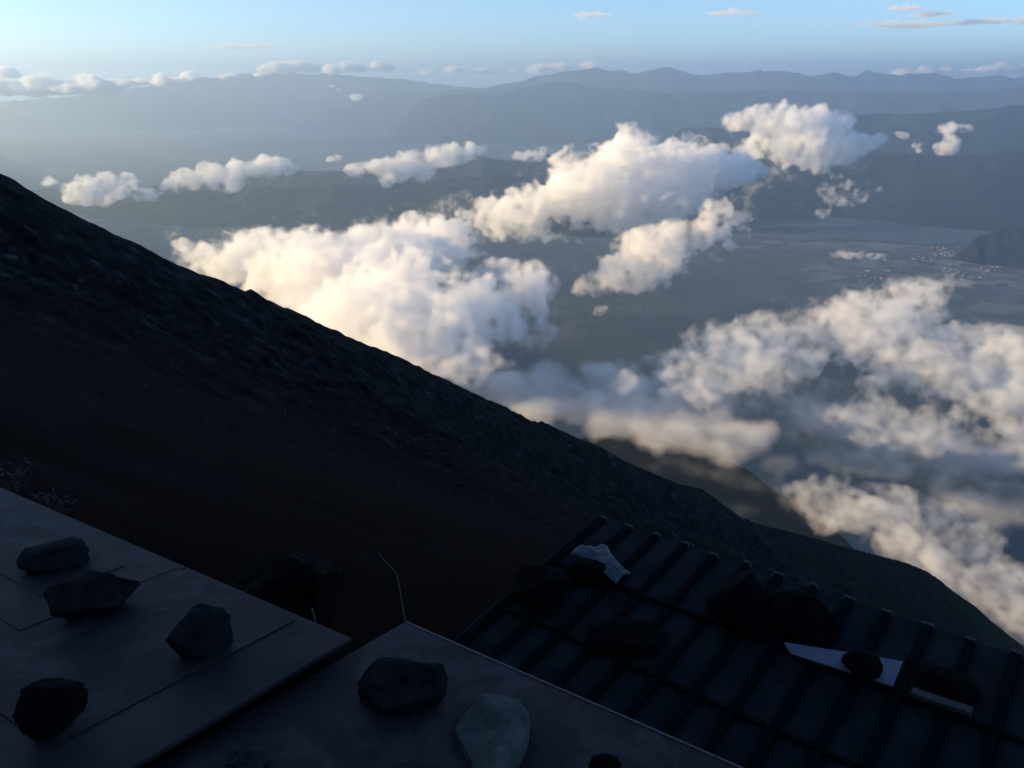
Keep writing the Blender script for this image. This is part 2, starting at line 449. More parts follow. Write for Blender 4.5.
# large bank against the mountainside
cloud('large bright cloud bank rising behind the dark mountainside ridge',
      puffs([(178, 246, 9), (195, 254, 13), (215, 262, 20), (255, 262, 30), (290, 270, 40), (335, 285, 48), (380, 268, 42), (420, 262, 30), (440, 245, 26), (400, 310, 50), (450, 315, 45), (495, 300, 34), (520, 295, 28), (505, 325, 32), (470, 355, 32), (535, 290, 18), (500, 275, 16), (360, 330, 50), (430, 345, 46), (480, 335, 34),
             (455, 228, 16), (330, 240, 16), (395, 232, 20), (465, 215, 8)], alt=-900, seed=4), 14, .022, 1, amp=.95, nscale=280, extra=.6)
# bank in the middle
cloud('long billowing cloud bank over the middle of the valley, widest of its row',
      puffs([(500, 218, 20), (530, 210, 26), (565, 198, 32), (600, 188, 38), (640, 182, 38), (680, 178, 32), (715, 170, 24), (745, 172, 16), (590, 212, 26), (625, 205, 24)], dist=5600, seed=6, deep=.8, grow=1.38), 16, .02, 2, amp=1.05, nscale=300, extra=.55)
cloud('slanting ragged cloud trailing down from the middle bank toward the valley floor',
      puffs([(592, 290, 12), (615, 280, 18), (635, 268, 22), (655, 252, 24), (675, 238, 20), (700, 228, 15), (712, 212, 13), (722, 232, 9), (738, 218, 7), (730, 245, 6)], dist=5000, seed=7, flat=.75, grow=1.4), 14, .018, 3, amp=.9, nscale=260, extra=.6)
cloud('heaped cloud with three domed tops right of the middle bank',
      puffs([(738, 122, 11), (765, 118, 16), (790, 120, 17), (820, 122, 15), (838, 124, 10), (765, 148, 16), (795, 145, 22), (830, 148, 20), (860, 142, 12), (880, 140, 6), (805, 165, 15), (780, 132, 16)], dist=9000, seed=8), 22, .012, 4, amp=1.0, nscale=360, extra=.5)
cloud('broken ring of thin cloud shreds below the heaped cloud',
      puffs([(800, 205, 4), (822, 190, 8), (840, 202, 8), (858, 196, 7), (868, 182, 5), (846, 186, 6), (820, 215, 5), (835, 176, 5), (880, 190, 3)], dist=8000, seed=9), 18, .010, 5, amp=1.3, nscale=260, extra=.9)
cloud('small upright puffy cloud standing alone at the upper right',
      puffs([(948, 130, 9), (958, 127, 8), (952, 140, 8), (944, 150, 8), (962, 132, 5)], dist=10000, seed=10), 22, .014, 6, amp=.8, nscale=330, extra=.5)
cloud('tiny cloud puff just left of the upright puffy cloud',
      puffs([(901, 136, 5), (915, 146, 5), (919, 152, 3)], dist=10000, seed=11, kids=2), 18, .012, 7, amp=.8, nscale=250, extra=.6)
# row on the hills
cloud('flat broken cloud at the left end of the row, beside the ridge',
      puffs([(45, 182, 7), (75, 190, 10), (95, 186, 15), (125, 182, 9), (120, 194, 14), (145, 198, 10), (85, 198, 12), (105, 201, 9)], dist=12300, seed=12, flat=.5), 28, .012, 8, amp=1.05, nscale=380, extra=.55)
cloud('lumpy cloud with two swells in the row over the hills',
      puffs([(165, 184, 9), (185, 180, 11), (208, 176, 13), (232, 180, 13), (240, 171, 12), (262, 168, 13), (280, 164, 9), (235, 186, 9), (288, 170, 7)], dist=12600, seed=13, flat=.6), 28, .012, 9, amp=1.05, nscale=380, extra=.55)
cloud('tapering cloud lying on the dark hill crest, longest of the row',
      puffs([(355, 170, 8), (380, 167, 12), (410, 164, 14), (440, 158, 14), (465, 152, 11), (480, 150, 7), (395, 176, 9), (425, 172, 10), (384, 183, 6)], dist=12600, seed=14, flat=.6), 28, .012, 10, amp=1.05, nscale=380, extra=.55)
cloud('small thin cloud cap on the hilltop between two larger clouds',
      puffs([(522, 155, 8), (538, 156, 10), (553, 158, 7)], dist=13000, seed=15, flat=.6), 28, .009, 11, amp=.9, nscale=500, extra=.6)
cloud('tiny flat cloud fragment floating above the row', puffs([(330, 160, 4), (339, 158, 4)], dist=13000, seed=16, kids=1), 22, .010, 12, amp=.7, nscale=300)
# lone shreds over the valley
cloud('thin flat wisp of cloud floating over the valley near the town',
      puffs([(832, 256, 4), (845, 255, 7), (858, 256, 6), (872, 257, 5), (882, 257, 4)], dist=8200, seed=17, flat=.5), 14, .012, 13, amp=.9, nscale=200, extra=.6)
cloud('tiny pale cloud scrap above the valley floor', puffs([(596, 314, 4), (602, 311, 5)], dist=5400, seed=18, kids=2), 9, .014, 14, amp=1.0, nscale=90, extra=.6)
# lower right bank
cloud('long low cloud ridge climbing to a pale knob over the lower right valley',
      puffs([(640, 388, 16), (665, 380, 20), (695, 368, 24), (728, 360, 26), (760, 350, 28), (795, 343, 28), (830, 338, 26), (862, 330, 24), (885, 322, 24), (900, 305, 20), (912, 292, 17), (925, 306, 16), (715, 385, 20), (750, 376, 22), (790, 368, 20), (850, 358, 24), (885, 350, 24), (660, 398, 16), (700, 398, 14)],
            alt=-980, seed=19, flat=.5, grow=1.58, kids=5, kid=.55), 12, .013, 15, amp=1.1, nscale=240, extra=.7)
cloud('puffy layered cloud mass at the right edge beneath the pale knob',
      puffs([(925, 345, 26), (960, 355, 26), (995, 365, 28), (1035, 372, 34), (905, 372, 22), (940, 385, 26), (985, 400, 24), (1030, 410, 28), (880, 390, 18), (1060, 390, 40)],
            alt=-1020, seed=41, flat=.5, grow=1.5, kids=5, kid=.55), 12, .013, 27, amp=1.15, nscale=230, extra=.7)
cloud('patchy cloud lobe with bright left face between the right mass and the lowest cloud',
      puffs([(840, 418, 16), (862, 408, 18), (885, 418, 20), (905, 430, 22), (935, 428, 20), (870, 440, 14), (965, 440, 20), (995, 448, 22), (1030, 455, 28), (930, 450, 14)],
            alt=-1030, seed=42, flat=.5, grow=1.5, kids=4), 12, .011, 28, amp=1.15, nscale=210, extra=.75)
cloud('faint ragged patch of cloud in the gap below the low cloud ridge',
      puffs([(770, 392, 16), (795, 396, 18), (820, 392, 16), (780, 410, 14), (812, 418, 12), (835, 385, 14)],
            alt=-1100, seed=43, flat=.4, grow=1.4, kids=3), 12, .0035, 29, amp=1.2, nscale=200, extra=.8)
cloud('low bluish fog bank flowing over the wooded shoulder beyond the ridge',
      puffs([(500, 380, 14), (530, 385, 22), (600, 372, 20), (640, 385, 24), (690, 400, 24), (480, 385, 18), (515, 395, 26), (555, 405, 30), (595, 408, 34), (640, 415, 36), (690, 425, 34), (725, 436, 28), (750, 446, 18), (620, 428, 20), (660, 440, 22), (700, 446, 22), (560, 385, 20), (610, 385, 24), (665, 402, 26)], alt=-1090, seed=20, flat=.30, grow=1.75), 15, .013, 16, amp=.35, nscale=300, extra=.3, soft=.6, edge=.6)
cloud('small flat cloud lying at the right edge above the puffy mass',
      puffs([(975, 335, 16), (1000, 332, 18), (1030, 335, 20), (950, 340, 8)], alt=-1250, seed=21, flat=.35), 15, .006, 17, amp=.7, nscale=260, extra=.4, soft=.5)
cloud('faint grey veil of cloud behind the pale knob',
      puffs([(935, 286, 14), (950, 283, 14), (965, 285, 8)], alt=-1300, seed=22, flat=.4), 15, .003, 18, amp=.4, nscale=260, extra=.3, soft=.6)
cloud('ragged cloud pouring down past the green end of the slope, lowest of all',
      puffs([(800, 490, 14), (830, 505, 22), (865, 522, 26), (895, 540, 30), (925, 560, 30), (950, 580, 26), (975, 598, 22), (870, 498, 14), (900, 505, 18), (935, 520, 18), (975, 545, 22), (1010, 580, 26), (1040, 600, 30), (1010, 620, 16)], alt=-1060, seed=23, flat=.5, grow=1.5), 9, .013, 19, amp=1.1, nscale=230, extra=.65)
cloud('thin grey mist filling the gaps beneath the low cloud ridge',
      puffs([(700, 400, 26), (750, 410, 30), (800, 415, 34), (850, 420, 36), (900, 440, 40), (950, 450, 40), (1000, 460, 40), (830, 460, 24), (1040, 400, 50), (960, 500, 34), (1020, 510, 34), (880, 470, 24)], alt=-1330, seed=25, flat=.3, grow=1.6), 17, .0085, 21, amp=.5, nscale=350, extra=.35, soft=.8, edge=.8)
cloud('grey mist drifting over the dark shoulder beyond the ridge',
      puffs([(690, 470, 18), (720, 478, 22), (755, 488, 24), (790, 505, 24), (820, 525, 20), (700, 500, 16), (740, 510, 18), (660, 460, 14), (780, 470, 18)], alt=-1080, seed=45, flat=.35, grow=1.5), 13, .0032, 46, amp=.5, nscale=220, extra=.35, soft=.8, edge=.8)
cloud('pale mist running down onto the green end of the slope',
      puffs([(950, 585, 14), (975, 600, 16), (1000, 615, 18), (1025, 630, 18), (985, 625, 10), (1010, 640, 12), (1040, 650, 16)], alt=-930, seed=26, flat=.5, grow=1.5), 7, .006, 22, amp=.7, nscale=110, extra=.45, soft=.6, edge=.6)
cloud('torn wispy fringe streaming up off the large bright bank',
      puffs([(405, 228, 9), (425, 222, 10), (440, 212, 9), (455, 205, 8), (468, 196, 6), (475, 215, 8), (450, 232, 10), (380, 230, 8), (360, 228, 7), (340, 236, 7), (478, 235, 8), (492, 228, 5)], alt=-880, seed=27, flat=.9, kids=4, grow=1.25), 9, .0065, 23, amp=1.35, nscale=95, extra=.9)
cloud('thin torn veil of shreds right of the slanting cloud',
      puffs([(740, 200, 7), (752, 190, 7), (765, 182, 6), (748, 215, 8), (738, 232, 8), (728, 246, 7), (715, 258, 5), (775, 170, 7), (790, 178, 5), (700, 250, 5)], dist=6400, seed=28, flat=.8, kids=3, grow=1.2), 12, .0045, 24, amp=1.4, nscale=130, extra=.9)
cloud('faint wisps hanging over the ridge left of the large bank',
      puffs([(172, 236, 5), (180, 242, 6), (200, 250, 6), (212, 245, 5), (236, 246, 5), (176, 228, 3)], alt=-860, seed=29, flat=1.0, kids=3), 7, .008, 25, amp=1.3, nscale=70, extra=.8)
# horizon
def far(label, spec, dist, h, dens, seed, flat=.45, deep=1.2, **k):
    assert max(q[2] + q[5] for q in puffs(spec, dist=dist, seed=seed, flat=flat, deep=deep, kids=2)) < 1650 or min(q[2] - q[5] for q in puffs(spec, dist=dist, seed=seed, flat=flat, deep=deep, kids=2)) > 1750, label
    return cloud(label, puffs(spec, dist=dist, seed=seed, flat=flat, deep=deep, kids=2), h, dens, seed, **{**dict(amp=.7, nscale=h * 22, extra=.4), **k})


far('long cream cloud sea along the horizon at the far left', [(-30, 86, 22), (5, 86, 22), (40, 88, 20), (75, 88, 18), (105, 85, 16), (140, 83, 14), (170, 82, 12), (200, 79, 10), (230, 77, 7), (258, 75, 5)], 30000, 80, .016, 30, .24, 2.0)
far('blue-grey cloud cap sitting on the distant summit at the horizon', [(262, 70, 7), (278, 67, 9), (295, 66, 9), (312, 69, 7)], 45000, 100, .008, 31, .55)
far('row of small white puffs right of the distant summit', [(330, 70, 7), (345, 68, 7), (360, 69, 6), (375, 67, 6), (388, 69, 5)], 44000, 100, .009, 32, .6)
far('two small cloud dots below the distant summit', [(329, 86, 5), (337, 90, 4), (357, 98, 5)], 38000, 80, .006, 33, .5)
far('faint cloud streaks low on the horizon in the middle', [(425, 74, 7), (455, 70, 9), (480, 71, 8), (510, 73, 9), (535, 70, 10), (560, 68, 9), (590, 66, 8)], 51000, 140, .005, 34, .35)
far('heaped white cloud line on the horizon behind the far mountains at the right', [(900, 75, 7), (925, 74, 8), (945, 73, 7), (965, 72, 8), (985, 71, 8), (1005, 70, 8), (1030, 70, 8)], 52500, 125, .010, 35, .5)
far('long lens-shaped grey cloud high at the upper right', [(860, 25, 6), (880, 25.5, 8), (900, 26, 9), (925, 25, 9), (950, 23.5, 9), (975, 22, 9), (1000, 21, 10), (1030, 21, 10)], 70000, 110, .0009, 36, .22, 2.0)
far('small flat streak of cloud above the long grey cloud, left one', [(892, 8.5, 6), (905, 8.5, 8), (918, 8.5, 6)], 70000, 70, .0010, 37, .16, 2.0)
far('small flat streak of cloud above the long grey cloud, right one', [(922, 14, 7), (935, 14, 9), (950, 14, 6)], 70000, 70, .0010, 38, .16, 2.0)
far('thin violet streak of cloud alone in the sky right of centre', [(712, 13.5, 6), (725, 13.5, 9), (740, 13.5, 9), (754, 13.5, 6)], 70000, 80, .0011, 39, .18, 2.0)
far('short faint streak of cloud high above the middle', [(578, 15, 6), (592, 15, 9), (606, 15, 6)], 70000, 80, .0007, 40, .16, 2.0)
far('thin flat streak of cloud in the left half of the sky', [(220, 48, 6), (238, 47, 8), (255, 46.5, 9), (268, 46.5, 6)], 75000, 80, .0012, 41, .2, 2.0)

# ------------------------------------------------------------------ the town by the lake
N = Nodes('town_walls')
gi = N.add('ShaderNodeNewGeometry')
N.color(N.ramp(gi.outputs['Random Per Island'], [(.2, (.12, .12, .13)), (.7, (.24, .24, .24)), (.97, (.34, .33, .32))])); N.rough(.7)
rnd = random.Random(5); V, Fc = [], []
for _ in range(1100):
    px = rnd.uniform(850, 1090) if rnd.random() < .8 else rnd.uniform(940, 1010)
    py = 247 + rnd.random() ** 1.6 * 34 + (8 if px < 900 else 0)
    if fbm(np.array([[px / 22, py / 5, .5]], np.float32), 3, 61)[0] < .05: continue
    p = on_level(px, py); z = float(ground_z(np.array([p[0]]), np.array([p[1]]))[0])
    a, b, c, r = rnd.uniform(5, 13), rnd.uniform(5, 10), rnd.uniform(5, 11), rnd.uniform(0, 3)
    if rnd.random() < .05: a, b = a * 2.2, b * 1.8
    i = len(V)
    for dz in (-8, c):
        for u, v in ((-a, -b), (a, -b), (a, b), (-a, b)):
            V.append((p[0] + u * math.cos(r) - v * math.sin(r), p[1] + u * math.sin(r) + v * math.cos(r), z + dz))
    V += [(p[0] - a * math.cos(r), p[1] - a * math.sin(r), z + c + 3), (p[0] + a * math.cos(r), p[1] + a * math.sin(r), z + c + 3)]
    Fc += [(i, i + 1, i + 5, i + 4), (i + 1, i + 2, i + 6, i + 5), (i + 2, i + 3, i + 7, i + 6), (i + 3, i, i + 4, i + 7),
           (i + 4, i + 5, i + 9, i + 8), (i + 6, i + 7, i + 8, i + 9), (i + 5, i + 6, i + 9), (i + 7, i + 4, i + 8)]
tag(mesh_ob('town_buildings', V, Fc, N.m), 'pale scattered houses of the town below the lake', kind='stuff')


# ------------------------------------------------------------------ stones
def stone_mat(name, c0, c1, sc=9.0):
    N = Nodes(name)
    N.color(N.ramp(N.noise(sc, 7, .65), [(.35, c0), (.65, c1)])); N.rough(.95, 0, .05)
    N.bump(N.noise(sc * 3, 7, .7), .5, .012)
    return N.m


LAVA = stone_mat('dark_lava_stone', (.005, .0058, .0072), (.018, .020, .023))
LAVA2 = stone_mat('brown_lava_stone', (.006, .0055, .0065), (.017, .016, .018))
BLACK = stone_mat('black_lava_stone', (.002, .002, .0025), (.005, .005, .006), 4)
PALE = stone_mat('pale_grey_stone', (.040, .047, .045), (.075, .082, .078), 12)


def stone_bm(sx, sy, sz, seed, cuts=11, rough=.05, sub=4, sink=.3):
    rnd = random.Random(seed); bm = bmesh.new(); bmesh.ops.create_icosphere(bm, subdivisions=sub, radius=1)
    pl = []
    for _ in range(cuts):
        n = Vector((rnd.gauss(0, 1), rnd.gauss(0, 1), rnd.gauss(0, .8))).normalized(); pl.append((n, rnd.uniform(.52, .86)))
    co = np.array([v.co[:] for v in bm.verts], np.float32)
    nz = fbm(co * 2.3 + seed, 4, seed); nz2 = fbm(co * 7 + seed, 3, seed + 5)
    for i, v in enumerate(bm.verts):
        p = v.co.copy()
        for n, d in pl:
            k = p.dot(n)
            if k > d: p -= n * (k - d) * .96
        p *= 1 + float(nz[i]) * .12 + float(nz2[i]) * rough
        p.z = max(p.z, -1 + sink)
        v.co = p
    # stretch to the wanted size
    c = np.array([v.co[:] for v in bm.verts]); lo, hi = c.min(0), c.max(0)
    for v in bm.verts:
        v.co = Vector(((v.co.x - (lo[0] + hi[0]) / 2) / (hi[0] - lo[0]) * sx, (v.co.y - (lo[1] + hi[1]) / 2) / (hi[1] - lo[1]) * sy, (v.co.z - lo[2]) / (hi[2] - lo[2]) * sz))
    return bm


def plane_hit(px, py, p, q, c):
    r = ray(px, py); return Vector(r * (c / (r[2] - p * r[0] - q * r[1])))


def put_stone(name, label, loc, size, seed, mat, normal=None, rot=0, cat='stone', group=None, **k):
    bm = stone_bm(*size, seed, **k); me = bpy.data.meshes.new(name); bm.to_mesh(me); bm.free(); me.materials.append(mat)
    o = bpy.data.objects.new(name, me); S.collection.objects.link(o); o.location = loc
    q = Vector((0, 0, 1)).rotation_difference(normal) if normal is not None else Vector((0, 0, 1)).rotation_difference(Vector((0, 0, 1)))
    o.rotation_mode = 'QUATERNION'; o.rotation_quaternion = q @ Matrix.Rotation(rot, 3, 'Z').to_quaternion()
    return tag(o, label, cat, group)


def slab(bm, o, a, b, n, t):
    """A slab with a corner at o, edges a and b, its top on the o-a-b plane, thickness t below it."""
    c = [o, o + a, o + a + b, o + b]; vs = [bm.verts.new(p) for p in c] + [bm.verts.new(p - n * t) for p in c]
    for f in ((0, 1, 2, 3), (7, 6, 5, 4), (0, 4, 5, 1), (1, 5, 6, 2), (2, 6, 7, 3), (3, 7, 4, 0)): bm.faces.new([vs[i] for i in f])


def from_bm(name, bm, mat, parent=None, bevel=0):
    bmesh.ops.recalc_face_normals(bm, faces=bm.faces)
    if bevel: bmesh.ops.bevel(bm, geom=list(bm.edges), offset=bevel, segments=2, affect='EDGES', profile=.5)
    me = bpy.data.meshes.new(name); bm.to_mesh(me); bm.free(); me.materials.append(mat)
    o = bpy.data.objects.new(name, me); S.collection.objects.link(o)
    if parent:
        o.parent = parent; o.matrix_parent_inverse = Matrix.Translation(-Vector(parent.location))
    return o


# ------------------------------------------------------------------ materials of the huts
N = Nodes('weathered_roof_sheet')
N.color(N.mix(N.ramp(N.noise(1.3, 6, .6), [(.4, (0, 0, 0)), (.65, (1, 1, 1))]), (.013, .0108, .0132), (.032, .0265, .0285)))
N.rough(.7, 0, .2); N.bump(N.noise(2.2, 5, .6), .8, .03); N.bump(N.noise(40, 4, .6), .15, .003)
SHEET = N.m
N = Nodes('weathered_roof_sheet_patched')
st = N.ramp(N.noise(3.0, 8, .7, dist=.6), [(.48, (0, 0, 0)), (.62, (1, 1, 1))])
N.color(N.mix(st, (.011, .0100, .0135), (.033, .028, .031))); N.rough(.7, 0, .2)
N.bump(N.noise(2.0, 5, .6), .8, .03); N.bump(N.noise(60, 4, .6), .2, .003)
SHEET2 = N.m
N = Nodes('edge_metal'); N.color((.055, .055, .06)); N.rough(.5, .4); EDGE = N.m
N = Nodes('dark_timber'); N.color(N.ramp(N.noise(6, 5), [(.3, (.004, .004, .004)), (.7, (.010, .009, .009))])); N.rough(.95, 0, .03); TIMBER = N.m
N = Nodes('green_black_roof_paint')
N.color(N.mix(N.ramp(N.noise(1.6, 7, .65), [(.42, (0, 0, 0)), (.62, (1, 1, 1))]), (.0034, .0080, .0105), (.0095, .0160, .0185))); N.rough(.75, 0, .06)
N.bump(N.noise(3, 5), .3, .02); PAINT = N.m
N = Nodes('batten_black_shade'); N.color((.0036, .0055, .0068)); N.rough(.9, 0, .02); BATTEN = N.m  # black battens; the shade on the ribs' sides is put into this colour
N = Nodes('white_board'); N.color(N.ramp(N.noise(5, 6), [(.3, (.06, .075, .11)), (.7, (.10, .12, .16))])); N.rough(.6); BOARD = N.m
N = Nodes('pale_sheet'); N.color((.026, .038, .048)); N.rough(.55); N.bump(N.noise(9, 4), .5, .03); CLOTH = N.m
N = Nodes('grey_plank'); N.color(N.ramp(N.noise(8, 5), [(.3, (.022, .025, .025)), (.7, (.045, .048, .046))])); N.rough(.85); PLANK = N.m
N = Nodes('hut_wall'); N.color(N.ramp(N.noise(5, 6), [(.3, (.02, .017, .015)), (.7, (.05, .042, .036))])); N.rough(.9); WALL = N.m

PP, PQ = 0.0, -.14
NN = Vector((-PP, -PQ, 1)).normalized()


def dirs(c0, c1, c):
    v = plane_hit(*c1, PP, PQ, c) - plane_hit(*c0, PP, PQ, c); return v.normalized()


def hut_walls(root, corners, down, inset):
    cen = sum(corners, Vector()) / 4; k = [c + (cen - c).normalized() * inset * 1.4 for c in corners]
    for i in range(4):
        a, b = k[i], k[(i + 1) % 4]; n = (b - a).cross(Vector((0, 0, 1))).normalized() * .06
        za, zb_ = min(slope_at(a.x, a.y) - .5, a.z - .3), min(slope_at(b.x, b.y) - .5, b.z - .3)
        bm = bmesh.new()
        t = [a - Vector((0, 0, down)), b - Vector((0, 0, down)), Vector((b.x, b.y, zb_)), Vector((a.x, a.y, za))]
        vs = [bm.verts.new(p) for p in t] + [bm.verts.new(p - n * 2) for p in t]
        for f in ((0, 1, 2, 3), (7, 6, 5, 4), (0, 4, 5, 1), (1, 5, 6, 2), (2, 6, 7, 3), (3, 7, 4, 0)): bm.faces.new([vs[j] for j in f])
        from_bm('wall', bm, WALL, root)


# left hut: corner at (352, 638)
CL = -2.0
OL = plane_hit(352, 638, PP, PQ, CL); aL = dirs((352, 638), (0, 487), CL); bL = dirs((352, 638), (130, 768), CL)
root = empty('mountain_hut', (OL.x, OL.y, slope_at(OL.x, OL.y)), 'hut with flat brown-grey sheet roof weighted by four dark stones', 'hut')
bm = bmesh.new(); slab(bm, OL, aL * 5.5, bL * 2.6, NN, .022); from_bm('roof', bm, SHEET, root, .004)
bm = bmesh.new(); slab(bm, OL - NN * .024 + aL * .09 + bL * .09, aL * 5.3, bL * 2.4, NN, .12); from_bm('roof_frame', bm, TIMBER, root)
hut_walls(root, [OL, OL + aL * 5.5, OL + aL * 5.5 + bL * 2.6, OL + bL * 2.6], .16, .12)


def roof_uv(px, py, o, a, b, c):
    p = plane_hit(px, py, PP, PQ, c) - o; ab = a.dot(b); pa, pb = p.dot(a), p.dot(b); dd = 1 - ab * ab
    return (pa - ab * pb) / dd, (pb - ab * pa) / dd


def sheet(near_right, ulen, vlo, lift, t=.003, mat=SHEET, root=root):
    u, v = roof_uv(*near_right, OL, aL, bL, CL); bm = bmesh.new()
    slab(bm, OL + aL * u + bL * vlo + NN * lift, aL * ulen, bL * (v - vlo), NN, t)
    return from_bm('roof_sheet', bm, mat, root, .0008)


u1, v1 = roof_uv(122, 566, OL, aL, bL, CL); u2, v2 = roof_uv(289, 618, OL, aL, bL, CL); u3, v3 = roof_uv(186, 567, OL, aL, bL, CL)
sheet((48, 750), 2.6, v2, .0055, mat=SHEET2)
sheet((20, 632), 1.7, v2 * .8, .009, mat=SHEET)
sheet((92, 606), 1.5, .012, .006, mat=SHEET)
sheet((42, 599), 1.4, v1, .0125, mat=SHEET2)

# right hut: corner at (405, 622), a little lower
CR = -2.08
OR = plane_hit(405, 622, PP, PQ, CR); aR = dirs((405, 622), (740, 768), CR); bR = dirs((405, 622), (150, 768), CR)
root2 = empty('mountain_hut', (OR.x, OR.y, slope_at(OR.x, OR.y)), 'lower hut with grey sheet roof edged by a thin bright metal strip', 'hut')
bm = bmesh.new(); slab(bm, OR, aR * 4.2, bR * 2.4, NN, .04); from_bm('roof', bm, SHEET2, root2, .003)
for k in range(5):
    bm = bmesh.new(); slab(bm, OR + aR * (.82 * k + .003) - bR * .008 + NN * (.003 + .0006 * (k % 2)), aR * .816, bR * .011, NN, .03)
    from_bm('edge_strip', bm, EDGE, root2, .001)
bm = bmesh.new(); slab(bm, OR - NN * .043 + aR * .05 + bR * .05, aR * 4.1, bR * 2.3, NN, .11); from_bm('roof_frame', bm, TIMBER, root2)
hut_walls(root2, [OR, OR + aR * 4.2, OR + aR * 4.2 + bR * 2.4, OR + bR * 2.4], .15, .1)


def on_roof(name, label, px, py, wpx, hpx, seed, mat, c, deep=.8, rot=0, **k):
    """A stone whose foot's near edge lies under (px, py) in the photograph, wpx by hpx pixels large."""
    p = plane_hit(px, py, PP, PQ, c); kk = p.length / np.linalg.norm(ray(px, py)); s = kk / F
    w_, h_ = wpx * s, hpx * s * 1.12
    away = Vector((p.x, p.y, 0)).normalized(); c0 = p + away * (w_ * deep * .42)
    c0.z = c + PQ * c0.y + PP * c0.x - .004
    ph = math.atan2(away.y, away.x) - math.pi / 2
    return put_stone(name, label, c0, (w_, w_ * deep, h_), seed, mat, NN, ph + rot, **k)


on_roof('stone', 'flat pointed dark stone highest up on the left sheet roof', 56, 573, 64, 24, 3, LAVA, CL + .006, .75, cuts=9)
on_roof('stone', 'long blocky stone, widest on the left sheet roof', 99, 619, 88, 38, 12, LAVA2, CL + .009, .55, cuts=14)
on_roof('stone', 'squarish upright stone near the corner of the left sheet roof', 204, 665, 64, 50, 23, LAVA, CL, .6, cuts=16)
on_roof('stone', 'rounded blackish lump of lava lowest on the left sheet roof', 57, 737, 68, 48, 31, BLACK, CL + .006, .7, cuts=8, rough=.09)
on_roof('stone', 'dark peaked stone on the metal-edged roof beside the pale slab', 404, 716, 92, 46, 44, LAVA, CR, .6, cuts=13)
on_roof('stone', 'small pale crumbled stone at the bottom edge near the roof gap', 250, 774, 44, 16, 52, stone_mat('grey_stone', (.012, .013, .015), (.04, .042, .046), 20), CR, .8)
on_roof('stone', 'small dark stone tip showing at the bottom right of the metal-edged roof', 604, 782, 34, 18, 57, BLACK, CR, .8)
# pale slab: its outline at its own height over the roof
ol = [(480, 693), (496, 689), (518, 698), (529, 711), (528, 726), (523, 741), (513, 758), (498, 782), (478, 790), (466, 770), (470, 748), (452, 716), (458, 704)]
top = [plane_hit(x, y, PP, PQ, CR + .085) for x, y in ol]; cen = sum(top, Vector()) / len(top)
bm = bmesh.new(); rings = []
for f_, dz in ((1.02, -.083), (1.04, -.05), (1.0, -.012), (.93, 0), (.5, .012)):
    rings.append([bm.verts.new(cen + (p - cen) * f_ + NN * (dz + .012 * math.sin(i * 2.3 + f_ * 9) - (.055 if ol[i][0] < 472 and dz > -.04 else 0))) for i, p in enumerate(top)])
for a_, b_ in zip(rings, rings[1:]):
    for i in range(len(a_)): bm.faces.new([a_[i], a_[(i + 1) % len(a_)], b_[(i + 1) % len(a_)], b_[i]])
bm.faces.new(rings[-1]); bm.faces.new(rings[0][::-1])
for v in bm.verts: v.co -= cen
bmesh.ops.recalc_face_normals(bm, faces=bm.faces)
bmesh.ops.triangulate(bm, faces=bm.faces); bmesh.ops.subdivide_edges(bm, edges=bm.edges, cuts=2, use_grid_fill=True)
co = np.array([v.co[:] for v in bm.verts], np.float32); nz = fbm(co * 14, 4, 3)
for v, n_ in zip(bm.verts, nz): v.co += NN * float(n_) * .016 * (v.co.dot(NN) > -.07)
me = bpy.data.meshes.new('stone'); bm.to_mesh(me); bm.free(); me.materials.append(PALE)
so_ = bpy.data.objects.new('stone', me); so_.location = cen; S.collection.objects.link(so_)
tag(so_, 'pale grey-green stone slab on the metal-edged roof', 'stone')

# ------------------------------------------------------------------ the ribbed roof further down
RK = 12.2
A0 = Vector(ray(603, 522) * RK)
ER = Vector((.61444, .78604, .06783)).normalized(); DR = Vector((.78554, -.61747, .04062)).normalized()
DR = (DR - ER * DR.dot(ER)).normalized(); NR = DR.cross(ER).normalized()
NR = NR if NR.z > 0 else -NR
NCOL, W, ROWS = 22, .455, [0, 1.27, 2.45, 3.6, 4.6]
mid = A0 + DR * 5 - ER * 2.3
root3 = empty('mountain_hut', (mid.x, mid.y, slope_at(mid.x, mid.y)), 'hut further down with a dark ribbed roof strewn with black stones', 'hut')
RZ = []
for r_ in range(4):                              # each course of roofing laps over the next
    bm = bmesh.new()
    for i in range(NCOL):
        j0, j1 = ROWS[r_], ROWS[r_ + 1]
        o = A0 + DR * (i * W + .004)
        n = 9; prev = None
        for k in range(n + 1):
            f_ = k / n; hgt = .03 * math.sin(math.pi * f_) ** .6 + (.014 + .02 * math.sin(i * 7.1 + r_ * 3)) * f_                # slightly pillowed pan
            a_ = bm.verts.new(o + DR * f_ * (W - .03) - ER * (j0 - .03) + NR * (hgt + .010 - .022 * r_))
            b_ = bm.verts.new(o + DR * f_ * (W - .03) - ER * j1 + NR * (hgt + .032 - .022 * r_ - .012))
            if prev: bm.faces.new([prev[0], prev[1], b_, a_])
            prev = (a_, b_)
    from_bm('roof_panel', bm, PAINT, root3)
bm = bmesh.new(); slab(bm, A0 - NR * .075 - DR * .05, DR * (NCOL * W + .1), -ER * 4.6, NR, .09); from_bm('roof_deck', bm, TIMBER, root3)
rnd = random.Random(2)
